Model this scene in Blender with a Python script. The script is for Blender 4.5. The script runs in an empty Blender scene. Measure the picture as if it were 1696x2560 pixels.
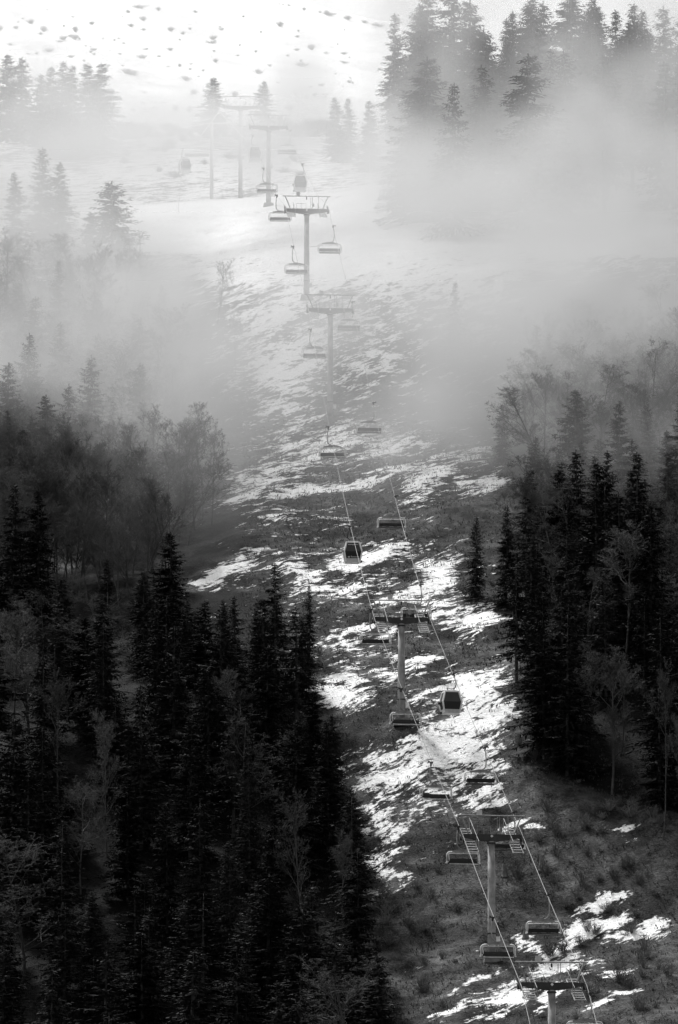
import bpy, math, random
import numpy as np
from mathutils import Vector, Matrix, Euler

SC = bpy.context.scene
COL = SC.collection
R = math.radians

# ------------------------------------------------------------------ camera
FPX = 14133.0                      # focal length in photo pixels (200 mm on a 24 mm wide frame)
PITCH = R(9.675)
cp, sp = math.cos(PITCH), math.sin(PITCH)
F = np.array([0, cp, sp]); U = np.array([0, -sp, cp]); RX = np.array([1.0, 0, 0])
cam = bpy.data.cameras.new("camera")
cam.sensor_fit = 'HORIZONTAL'; cam.sensor_width = 24.0; cam.lens = 200.0
cam.clip_start = 1.0; cam.clip_end = 20000.0
cam_o = bpy.data.objects.new("camera", cam); COL.objects.link(cam_o)
cam_o.rotation_euler = (math.pi/2 + PITCH, 0, 0)
SC.camera = cam_o

# ------------------------------------------------------------------ sky, sun, exposure
SUN_EL, SUN_AZ = R(56), R(-32)     # azimuth measured from +Y towards +X: the sun stands behind the hill
w = bpy.data.worlds.new("World"); SC.world = w; w.use_nodes = True
nt = w.node_tree; nt.nodes.clear()
sky = nt.nodes.new('ShaderNodeTexSky'); sky.sky_type = 'NISHITA'; sky.sun_disc = False
sky.sun_elevation = SUN_EL; sky.sun_rotation = SUN_AZ; sky.dust_density = 4.0
bw = nt.nodes.new('ShaderNodeRGBToBW')          # the photograph is black and white
bg = nt.nodes.new('ShaderNodeBackground'); bg.inputs['Strength'].default_value = 0.12
wo = nt.nodes.new('ShaderNodeOutputWorld')
nt.links.new(sky.outputs[0], bw.inputs[0]); nt.links.new(bw.outputs[0], bg.inputs['Color'])
nt.links.new(bg.outputs[0], wo.inputs['Surface'])
sl = bpy.data.lights.new("sun", 'SUN'); sl.energy = 2.5; sl.angle = R(6); sl.color = (1, 1, 1)
so = bpy.data.objects.new("sun", sl); COL.objects.link(so)
sdir = Vector((math.sin(SUN_AZ)*math.cos(SUN_EL), math.cos(SUN_AZ)*math.cos(SUN_EL), math.sin(SUN_EL)))
so.rotation_euler = sdir.to_track_quat('Z', 'Y').to_euler()
SC.view_settings.view_transform = 'Standard'; SC.view_settings.look = 'None'
SC.view_settings.gamma = 1.0; SC.view_settings.exposure = 1.1
SC.render.engine = 'CYCLES'
cy = SC.cycles
cy.max_bounces = 6; cy.diffuse_bounces = 2; cy.glossy_bounces = 2; cy.transmission_bounces = 2
cy.volume_bounces = 3; cy.transparent_max_bounces = 4
cy.use_denoising = True
try:
    cy.volume_step_rate = 1.6; cy.volume_max_steps = 256
except Exception:
    pass

# ------------------------------------------------------------------ helpers
def W(px, py, D):
    """world point seen at photo pixel (px, py) at depth D metres"""
    return D*F + D*(px-848.0)/FPX*RX + D*(1280.0-py)/FPX*U

def proj(P):
    P = np.asarray(P, float); D = P @ F
    return 848.0 + FPX*(P @ RX)/D, 1280.0 - FPX*(P @ U)/D, D

def lattice(seed, n=64):
    return np.random.RandomState(seed).rand(n, n)
_LAT = {}
def vnoise(x, y, seed=0):
    if seed not in _LAT: _LAT[seed] = lattice(seed)
    L = _LAT[seed]; n = L.shape[0]
    x = np.asarray(x, float); y = np.asarray(y, float)
    xi = np.floor(x).astype(int); yi = np.floor(y).astype(int)
    fx = x-xi; fy = y-yi; fx = fx*fx*(3-2*fx); fy = fy*fy*(3-2*fy)
    a = L[xi % n, yi % n]; b = L[(xi+1) % n, yi % n]; c = L[xi % n, (yi+1) % n]; d = L[(xi+1) % n, (yi+1) % n]
    return (a*(1-fx)+b*fx)*(1-fy)+(c*(1-fx)+d*fx)*fy - 0.5

def tag(o, label=None, cat=None, group=None, kind=None):
    if label: o['label'] = label
    if cat: o['category'] = cat
    if group: o['group'] = group
    if kind: o['kind'] = kind
    return o

def empty(name, loc=(0, 0, 0), rot=(0, 0, 0)):
    o = bpy.data.objects.new(name, None); o.empty_display_size = 0.5
    COL.objects.link(o); o.location = loc; o.rotation_euler = rot
    return o

class MB:
    """collects shapes, then links them as ONE mesh object"""
    def __init__(s): s.v = []; s.f = []
    def quad(s, a, b, c, d):
        n = len(s.v); s.v += [tuple(a), tuple(b), tuple(c), tuple(d)]; s.f.append((n, n+1, n+2, n+3))
    def tri(s, a, b, c):
        n = len(s.v); s.v += [tuple(a), tuple(b), tuple(c)]; s.f.append((n, n+1, n+2))
    def box(s, c, size, rot=None, taper=None):
        n = len(s.v); hx, hy, hz = [q/2 for q in size]
        M = Euler(rot).to_matrix() if rot else None
        for z in (-hz, hz):
            k = taper if (taper and z > 0) else 1.0
            for x, y in ((-hx, -hy), (hx, -hy), (hx, hy), (-hx, hy)):
                p = Vector((x*k, y*k, z))
                if M: p = M @ p
                s.v.append((p.x+c[0], p.y+c[1], p.z+c[2]))
        s.f += [(n, n+3, n+2, n+1), (n+4, n+5, n+6, n+7)] + [(n+i, n+(i+1) % 4, n+4+(i+1) % 4, n+4+i) for i in range(4)]
    def tube(s, pts, rad, sides=6, cap=True):
        pts = [Vector(p) for p in pts]; n0 = len(s.v); m = len(pts)
        rads = rad if hasattr(rad, '__len__') else [rad]*m
        prev = None
        for i, p in enumerate(pts):
            t = (pts[min(i+1, m-1)]-pts[max(i-1, 0)]).normalized()
            if prev is None:
                a = t.orthogonal().normalized()
            else:
                a = (prev - t*prev.dot(t))
                a = a.normalized() if a.length > 1e-6 else t.orthogonal().normalized()
            prev = a; b = t.cross(a)
            for k in range(sides):
                an = 2*math.pi*k/sides
                q = p + (a*math.cos(an)+b*math.sin(an))*rads[i]
                s.v.append(tuple(q))
        for i in range(m-1):
            for k in range(sides):
                k2 = (k+1) % sides
                s.f.append((n0+i*sides+k, n0+i*sides+k2, n0+(i+1)*sides+k2, n0+(i+1)*sides+k))
        if cap:
            s.f.append(tuple(n0+k for k in reversed(range(sides))))
            s.f.append(tuple(n0+(m-1)*sides+k for k in range(sides)))
    def prism(s, prof, y0, y1):
        """profile in x-z, pulled along y"""
        n = len(s.v); m = len(prof)
        s.v += [(p[0], y0, p[1]) for p in prof] + [(p[0], y1, p[1]) for p in prof]
        s.f.append(tuple(n+i for i in range(m))); s.f.append(tuple(n+m+i for i in reversed(range(m))))
        s.f += [(n+i, n+m+i, n+m+(i+1) % m, n+(i+1) % m) for i in range(m)]
    def mesh(s, name, mat, smooth=False):
        me = bpy.data.meshes.new(name); me.from_pydata(s.v, [], s.f); me.update()
        me.materials.append(mat)
        if smooth: me.polygons.foreach_set('use_smooth', [True]*len(me.polygons))
        return me
    def build(s, name, mat, parent=None, smooth=False):
        o = bpy.data.objects.new(name, s.mesh(name, mat, smooth)); COL.objects.link(o)
        if parent: o.parent = parent
        return o

def kids(o): return [c for c in COL.objects if c.parent == o]
def copy_tree(o, kidmap, parent=None):
    c = o.copy(); COL.objects.link(c); c.parent = parent
    for ch in kidmap.get(o.name, []): copy_tree(ch, kidmap, c)
    return c
def kid_map(root):
    km = {}
    def rec(o):
        km[o.name] = list(o.children)
        for c in o.children: rec(c)
    rec(root); return km

def arc(cx, cz, r, a0, a1, n, y=0.0):
    return [(cx+r*math.cos(a0+(a1-a0)*i/n), y, cz+r*math.sin(a0+(a1-a0)*i/n)) for i in range(n+1)]

# ------------------------------------------------------------------ materials (all grey: the photograph is black and white)
def mat(name, v, rough=0.6, metal=0.0, var=0.0, scale=3.0, rand=0.0, bump=0.0):
    m = bpy.data.materials.new(name); m.use_nodes = True
    t = m.node_tree; b = t.nodes['Principled BSDF']
    b.inputs['Base Color'].default_value = (v, v, v, 1)
    b.inputs['Roughness'].default_value = rough; b.inputs['Metallic'].default_value = metal
    b.inputs['Specular IOR Level'].default_value = 0.25
    if var or rand:
        tc = t.nodes.new('ShaderNodeTexCoord'); nz = t.nodes.new('ShaderNodeTexNoise')
        nz.inputs['Scale'].default_value = scale; nz.inputs['Detail'].default_value = 4
        t.links.new(tc.outputs['Object'], nz.inputs['Vector'])
        mr = t.nodes.new('ShaderNodeMapRange'); mr.inputs['From Min'].default_value = 0.3; mr.inputs['From Max'].default_value = 0.7
        mr.inputs['To Min'].default_value = v*(1-var); mr.inputs['To Max'].default_value = v*(1+var)
        t.links.new(nz.outputs['Fac'], mr.inputs['Value'])
        out = mr.outputs['Result']
        if rand:
            oi = t.nodes.new('ShaderNodeObjectInfo'); m2 = t.nodes.new('ShaderNodeMapRange')
            m2.inputs['To Min'].default_value = 1-rand; m2.inputs['To Max'].default_value = 1+rand
            t.links.new(oi.outputs['Random'], m2.inputs['Value'])
            mu = t.nodes.new('ShaderNodeMath'); mu.operation = 'MULTIPLY'
            t.links.new(out, mu.inputs[0]); t.links.new(m2.outputs['Result'], mu.inputs[1]); out = mu.outputs[0]
        t.links.new(out, b.inputs['Base Color'])
        if bump:
            bp = t.nodes.new('ShaderNodeBump'); bp.inputs['Strength'].default_value = bump; bp.inputs['Distance'].default_value = 0.1
            t.links.new(nz.outputs['Fac'], bp.inputs['Height']); t.links.new(bp.outputs[0], b.inputs['Normal'])
    return m

M_STEEL = mat('galvanised_steel', 0.25, 0.6, 0.0, 0.4, 1.1)
M_DARKSTEEL = mat('dark_steel', 0.035, 0.5, 0.0, 0.3, 2.0)
M_PALESTEEL = mat('pale_steel', 0.75, 0.45, 0.0, 0.2, 3.0)
M_CONCRETE = mat('concrete', 0.16, 0.9, 0, 0.35, 1.2)
M_RUBBER = mat('black_rubber', 0.02, 0.8)
M_SEAT = mat('dark_vinyl', 0.022, 0.5, 0, 0.3, 4)
M_WHITE = mat('white_paint', 0.8, 0.35, 0, 0.12, 2)
M_GREYPAINT = mat('grey_paint', 0.5, 0.4, 0, 0.12, 2)
M_ROPE = mat('steel_rope', 0.24, 0.6, 0.0)
M_GLASS = mat('tinted_glass', 0.03, 0.12)
M_GLASS.node_tree.nodes['Principled BSDF'].inputs['Specular IOR Level'].default_value = 0.5
M_LETTER = mat('pale_lettering', 0.45, 0.5)
M_BARK = mat('spruce_bark', 0.05, 0.9, 0, 0.4, 2, 0.3)
M_PALEBARK = mat('pale_bark', 0.06, 0.9, 0, 0.5, 1.5, 0.35)
M_TWIG = mat('bare_twigs', 0.06, 0.95, 0, 0.3, 0.6, 0.4)
M_NEEDLE = mat('spruce_needles', 0.031, 1.0, 0, 0.7, 0.4, 0.6)
M_NEEDLE.node_tree.nodes['Principled BSDF'].inputs['Specular IOR Level'].default_value = 0.03
M_HAZE_TWIG = mat('haze_lightened_twigs', 0.34, 0.95, 0, 0.3, 0.5, 0.3)  # far bush twigs, colour lightened to stand in for haze before them
M_BUSH = mat('bare_bush', 0.11, 0.95, 0, 0.4, 1.0, 0.4)
M_SCRUB = mat('dry_scrub', 0.13, 0.95, 0, 0.4, 1.0, 0.4)
M_GRASS = mat('withered_grass', 0.11, 0.95, 0, 0.6, 0.25)
M_STUMP = mat('weathered_wood', 0.13, 0.9, 0, 0.5, 3)

# ------------------------------------------------------------------ terrain
#            px, py(base), D  on the lift line
LINE = [(1545, 3480, 470), (1382, 2800, 532), (1233, 2390, 578), (1007, 1772, 628), (915, 1330, 705), (828, 1045, 779),
        (772, 728, 824), (715, 590, 895), (676, 507, 951), (655, 484, 985)]
pts = [W(*p) for p in LINE]
ys = [p[1] for p in pts]; zs = [p[2] for p in pts]; xs = [p[0] for p in pts]
crest = pts[-1]
b7 = W(601, 492, 1085); sh = W(600, 300, 1260)
ys = [-400, 150, 330] + ys + [crest[1]+30, b7[1], b7[1]+80, sh[1], sh[1]+60, sh[1]+400]
zs = [-1.7, -1.7, 2.0] + zs + [crest[2]+1.5, b7[2]-1.0, (b7[2]*0.5+sh[2]*0.5)-2, sh[2]-2, sh[2]-6, sh[2]-10]
xs = [40, 40, 36] + xs + [-13.5, b7[0], -20, sh[0], sh[0], sh[0]]
YY = np.linspace(-400, 1900, 2301)
def smooth(a, s):
    k = np.exp(-0.5*(np.arange(-4*s, 4*s+1)/s)**2); k /= k.sum()
    return np.convolve(np.pad(a, 4*s, mode='edge'), k, 'valid')
PZ = smooth(np.interp(YY, ys, zs), 5); PX = smooth(np.interp(YY, ys, xs), 15)
CROSS = 0.13
def ground(x, y, detail=True):
    x = np.asarray(x, float); y = np.asarray(y, float)
    z = np.interp(y, YY, PZ); dx = x - np.interp(y, YY, PX)
    amp = np.clip((y-420)/120, 0, 1)
    z = z + amp*CROSS*70*np.tanh(dx/70)*np.interp(y, [990, 1090], [1, .12])
    right = np.clip(dx-9, 0, None)
    z = z + amp*np.clip((y-840)/60, 0, 1)*np.clip((1010-y)/60, 0, 1)*0.05*np.minimum(right, 45)      # bank under the upper wood
    z = z + amp*(3.0*vnoise(x/34, y/34, 1) + 1.4*vnoise(x/11, y/11, 2)*(y < 960))*np.clip(np.abs(dx)/12+0.25, 0, 1)
    if detail:
        rough = amp*np.clip((965-y)/60, 0.12, 1)
        z = z + rough*(0.8*vnoise(x/3.1, y/5.0, 3) + 0.32*vnoise(x/1.3, y/2.0, 4))
    return z

# where snow lies: (px, py, rx, ry, tilt, amount), looked up once and kept on the ground as a coverage map
SNOW = [(705, 930, 95, 75, -.15, .75), (790, 830, 120, 50, -.1, .62), (900, 900, 90, 60, -.2, .62), (690, 780, 70, 40, -.3, .75), (940, 800, 80, 40, -.2, .6),
        (740, 1050, 70, 30, -.1, .6), (800, 1110, 150, 50, -.2, .70), (960, 1125, 90, 22, -.25, .75), (690, 1190, 110, 40, -.4, .68), (640, 1225, 60, 16, -.5, .8),
        (780, 1222, 130, 10, -.13, 1.0), (960, 1190, 90, 8, -.2, .9), (1150, 1145, 90, 8, -.2, .7),
        (700, 1290, 90, 30, .1, .55), (810, 1300, 60, 30, .1, .5), (1090, 1190, 70, 35, -.25, .72), (1200, 1210, 60, 35, -.25, .68), (1040, 1240, 40, 15, -.1, .6), (1060, 1310, 30, 15, 0, .6),
        (690, 1370, 50, 16, 0, .6), (560, 1420, 62, 22, -.25, .85), (520, 1455, 60, 22, -.2, .9), (610, 1405, 30, 20, 0, .8), (730, 1425, 60, 40, 0, .62), (900, 1400, 105, 34, -.06, .95), (860, 1470, 110, 40, -.2, .6), (760, 1455, 40, 35, 0, .7),
        (1000, 1370, 40, 16, -.2, .6), (1095, 1440, 60, 40, -.4, .75), (1080, 1465, 80, 22, -.15, .85), (1020, 1503, 140, 12, 0, .8), (1110, 1535, 60, 35, 0, .65), (1190, 1545, 45, 45, 0, .8), (1165, 1580, 40, 20, -.2, .6),
        (900, 1570, 90, 14, -.4, .7), (985, 1595, 30, 10, -.2, .7), (1050, 1660, 50, 20, -.3, .75), (860, 1705, 60, 40, .05, .72), (850, 1740, 60, 22, .1, .8), (960, 1690, 50, 20, 0, .6), (980, 1655, 40, 20, 0, .55), (1040, 1740, 50, 14, -.25, .6),
        (1190, 1715, 90, 40, -.2, 1.0), (1220, 1770, 90, 40, -.1, .95), (1160, 1800, 130, 40, -.2, .85), (1080, 1860, 150, 35, -.15, .85), (960, 1880, 70, 30, -.15, .7), (1190, 1880, 70, 60, -.1, .95), (1210, 1960, 40, 40, 0, .85), (1000, 1930, 130, 30, -.1, .75), (1120, 1960, 110, 25, -.05, .65), (930, 1960, 60, 22, -.1, .7),
        (1220, 1995, 90, 14, -.15, .7), (1060, 2025, 70, 18, 0, .72), (960, 2055, 50, 22, 0, .62), (1010, 2080, 60, 18, 0, .62), (990, 2110, 40, 20, 0, .6), (1290, 2045, 70, 10, -.3, .8), (1340, 2062, 60, 5, 0, .8),
        (1000, 2180, 50, 14, 0, .7), (975, 2235, 40, 12, 0, .68), (1550, 2080, 60, 12, -.2, .68), (1560, 2110, 40, 10, -.1, .5),
        (1480, 2270, 110, 22, -.35, .78), (1480, 2320, 110, 32, -.3, .82), (1430, 2370, 120, 26, -.3, .80), (1590, 2340, 90, 25, -.15, .78), (1620, 2310, 60, 20, -.3, .7), (1320, 2365, 50, 14, -.2, .8), (1400, 2420, 120, 22, -.2, .82), (1520, 2430, 60, 20, -.3, .75), (1180, 2460, 70, 10, -.4, .85), (1300, 2450, 60, 20, -.2, .7), (1130, 2530, 50, 12, -.5, .8), (1280, 2500, 70, 35, -.1, .72), (1230, 2550, 60, 20, 0, .7), (1470, 2530, 60, 14, -.15, .8), (1380, 2500, 40, 50, 0, .7), (1540, 2490, 60, 14, -.2, .7),
        (930, 2020, 60, 20, 0, .72), (980, 2070, 90, 34, 0, .66), (960, 2150, 70, 40, 0, .60), (970, 2230, 60, 24, 0, .66), (1080, 1990, 140, 30, -.05, .62), (1120, 1900, 170, 60, -.1, .74), (900, 1620, 90, 30, -.2, .6)]
def snow_cover(px, py, wx=0.0, wy=0.0):
    px = px+wx; py = py+wy
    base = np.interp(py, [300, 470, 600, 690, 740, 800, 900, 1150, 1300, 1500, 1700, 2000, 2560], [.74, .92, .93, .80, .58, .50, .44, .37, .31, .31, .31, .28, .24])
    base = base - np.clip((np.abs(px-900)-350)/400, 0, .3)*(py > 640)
    c = base
    for (cx, cy_, rx, ry, tl, a) in SNOW:
        u = (px-cx)/rx; v = (py-(cy_+tl*(px-cx)))/ry
        d = u*u+v*v
        c = np.maximum(c, base+(min(a, .80)-base)*np.exp(-np.clip(d-0.1, 0, None)*0.75))
    return c

def left_edge(by):      # where the left wood ends, as seen along the ground
    return np.interp(by, [1300, 1500, 1650, 1800, 2000, 2200, 2400, 2600, 3000], [560, 655, 725, 795, 875, 915, 935, 955, 985])
def right_edge(by):
    return np.interp(by, [1250, 1500, 1650, 1750, 1850, 1950, 2000, 2050], [1330, 1300, 1290, 1290, 1330, 1400, 1520, 1750])
def axis(dense0, dense1, step, lo, hi, grow=1.22):
    a = list(np.arange(dense0, dense1+1e-6, step)); s = step; v = a[-1]
    while v < hi: s *= grow; v += s; a.append(min(v, hi))
    s = step; v = a[0]; b = []
    while v > lo: s *= grow; v -= s; b.append(max(v, lo))
    return np.array(b[::-1]+a)

def sheet(name, ax, ay, zf, m):
    X, Y = np.meshgrid(ax, ay); Z = zf(X, Y)
    nx, ny = len(ax), len(ay)
    v = np.stack([X.ravel(), Y.ravel(), Z.ravel()], 1)
    i = np.arange(nx*ny).reshape(ny, nx)
    f = np.stack([i[:-1, :-1].ravel(), i[:-1, 1:].ravel(), i[1:, 1:].ravel(), i[1:, :-1].ravel()], 1)
    me = bpy.data.meshes.new(name)
    me.vertices.add(len(v)); me.vertices.foreach_set('co', v.ravel())
    me.loops.add(f.size); me.loops.foreach_set('vertex_index', f.ravel())
    me.polygons.add(len(f)); me.polygons.foreach_set('loop_start', np.arange(0, f.size, 4))
    me.polygons.foreach_set('use_smooth', np.ones(len(f), bool))
    me.update(calc_edges=True); me.materials.append(m)
    o = bpy.data.objects.new(name, me); COL.objects.link(o)
    return o, v

def ground_material():
    m = bpy.data.materials.new('snowy_turf'); m.use_nodes = True
    t = m.node_tree; N = t.nodes; L = t.links; b = N['Principled BSDF']
    b.inputs['Specular IOR Level'].default_value = 0.1; b.inputs['Roughness'].default_value = 0.9
    at = N.new('ShaderNodeAttribute'); at.attribute_name = 'snow'
    tc = N.new('ShaderNodeTexCoord')
    def noise(scale, detail, rough=0.55, vec=None):
        n = N.new('ShaderNodeTexNoise'); n.inputs['Scale'].default_value = scale; n.inputs['Detail'].default_value = detail
        n.inputs['Roughness'].default_value = rough; L.new(vec or tc.outputs['Object'], n.inputs['Vector']); return n.outputs['Fac']
    def ma(op, a, c):
        n = N.new('ShaderNodeMath'); n.operation = op
        for k, q in enumerate((a, c)):
            if isinstance(q, (int, float)): n.inputs[k].default_value = q
            else: L.new(q, n.inputs[k])
        return n.outputs[0]
    def mr(v, a0, a1, b0, b1, sm=True):
        n = N.new('ShaderNodeMapRange'); n.interpolation_type = 'SMOOTHSTEP' if sm else 'LINEAR'
        for k, q in zip(('From Min', 'From Max', 'To Min', 'To Max'), (a0, a1, b0, b1)): n.inputs[k].default_value = q
        L.new(v, n.inputs['Value']); return n.outputs['Result']
    mp = N.new('ShaderNodeMapping'); mp.inputs['Scale'].default_value = (0.36, 0.80, 0.6)     # drifts lie along the contours
    mq = N.new('ShaderNodeMapping'); mq.inputs['Rotation'].default_value = (0, 0, R(-32)); L.new(tc.outputs['Object'], mq.inputs['Vector']); L.new(mq.outputs[0], mp.inputs['Vector'])
    n1 = noise(0.66, 7, 0.70, mp.outputs[0]); n2 = noise(2.8, 4, 0.64, mp.outputs[0])
    nn = mr(ma('ADD', ma('MULTIPLY', n1, 0.62), ma('MULTIPLY', n2, 0.38)), 0.335, 0.665, 0.08, 0.92, False)
    s = ma('ADD', nn, at.outputs['Fac'])                   # snow where noise + cover passes 1
    mask = mr(s, 1.04, 1.16, 0, 1)
    g1 = noise(0.35, 6, 0.65); g2 = noise(3.5, 5, 0.7)
    gv = ma('ADD', ma('MULTIPLY', g1, 0.6), ma('MULTIPLY', g2, 0.4))
    lt = N.new('ShaderNodeAttribute'); lt.attribute_name = 'litter'
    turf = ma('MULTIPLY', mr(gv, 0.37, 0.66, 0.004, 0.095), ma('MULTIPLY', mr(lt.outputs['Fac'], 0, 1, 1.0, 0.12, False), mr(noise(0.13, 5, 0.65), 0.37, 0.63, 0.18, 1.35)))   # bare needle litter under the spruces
    snow = mr(g2, 0.3, 0.62, 0.58, 0.86)
    mx = N.new('ShaderNodeMix'); mx.data_type = 'FLOAT'
    L.new(mask, mx.inputs[0]); L.new(turf, mx.inputs[2]); L.new(snow, mx.inputs[3])
    L.new(mx.outputs[0], b.inputs['Base Color'])
    bp = N.new('ShaderNodeBump'); bp.inputs['Strength'].default_value = 1.0; bp.inputs['Distance'].default_value = 0.7
    hh = ma('ADD', gv, ma('MULTIPLY', mask, 0.35)); L.new(hh, bp.inputs['Height']); L.new(bp.outputs[0], b.inputs['Normal'])
    return m

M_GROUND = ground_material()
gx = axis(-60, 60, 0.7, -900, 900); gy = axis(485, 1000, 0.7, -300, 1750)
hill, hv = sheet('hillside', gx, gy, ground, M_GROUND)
tag(hill, kind='structure')
hp_x, hp_y, hp_d = proj(hv)
hp_d = np.maximum(hp_d, 1)
hx, hy = hv[:, 0], hv[:, 1]
wx = 60*vnoise(hx/5.0, hy/7.0, 30)+34*vnoise(hx/1.9, hy/2.6, 31)
wy = 34*vnoise(hx/5.0, hy/7.0, 32)+20*vnoise(hx/1.9, hy/2.6, 33)
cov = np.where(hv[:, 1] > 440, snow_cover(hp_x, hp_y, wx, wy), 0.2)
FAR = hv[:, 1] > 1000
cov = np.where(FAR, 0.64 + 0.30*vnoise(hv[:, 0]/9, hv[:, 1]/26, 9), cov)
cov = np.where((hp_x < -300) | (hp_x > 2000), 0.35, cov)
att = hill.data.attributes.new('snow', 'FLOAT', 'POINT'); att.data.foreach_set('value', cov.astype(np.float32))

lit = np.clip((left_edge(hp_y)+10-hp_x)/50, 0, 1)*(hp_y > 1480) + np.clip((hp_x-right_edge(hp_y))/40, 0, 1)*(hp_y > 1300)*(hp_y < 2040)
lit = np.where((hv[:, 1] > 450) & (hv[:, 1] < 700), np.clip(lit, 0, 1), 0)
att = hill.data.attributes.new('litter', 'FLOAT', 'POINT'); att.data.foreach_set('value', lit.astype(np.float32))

# the snow mountain far behind
def mountain_z(x, y):
    a = W(960, 58, 2600); c = W(700, 0, 2600)
    slope = (a[2]-c[2])/(a[0]-c[0])
    ridge = c[2] + slope*(x-c[0])
    ridge = np.maximum(ridge, c[2]-130)
    ridge = np.minimum(ridge, c[2]+260)
    t = np.clip((y-1500)/(a[1]-1500), 0, 1)
    z = 300 + (ridge-300)*t
    z = np.where(y > a[1], ridge-(y-a[1])*0.6, z)
    return z + 5*vnoise(x/70, y/70, 11) + 1.8*vnoise(x/14, y/20, 12)
M_FARSNOW = mat('far_snow', 0.76, 0.85, 0, 0.16, 0.035)
mount, _ = sheet('mountain', axis(-260, 160, 6, -2500, 2500), axis(1480, 2680, 8, 1480, 3600), mountain_z, M_FARSNOW)
tag(mount, kind='structure')

def on_ray(px, py, zf, d0, d1, n=1500):
    """first point where the sight line through (px,py) meets a height field"""
    D = np.linspace(d0, d1, n); P = D[:, None]*(F + (px-848)/FPX*RX + (1280-py)/FPX*U)[None, :]
    h = P[:, 2]-zf(P[:, 0], P[:, 1]); k = np.where(h < 0)[0]
    return P[k[0]] if len(k) else None

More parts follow.
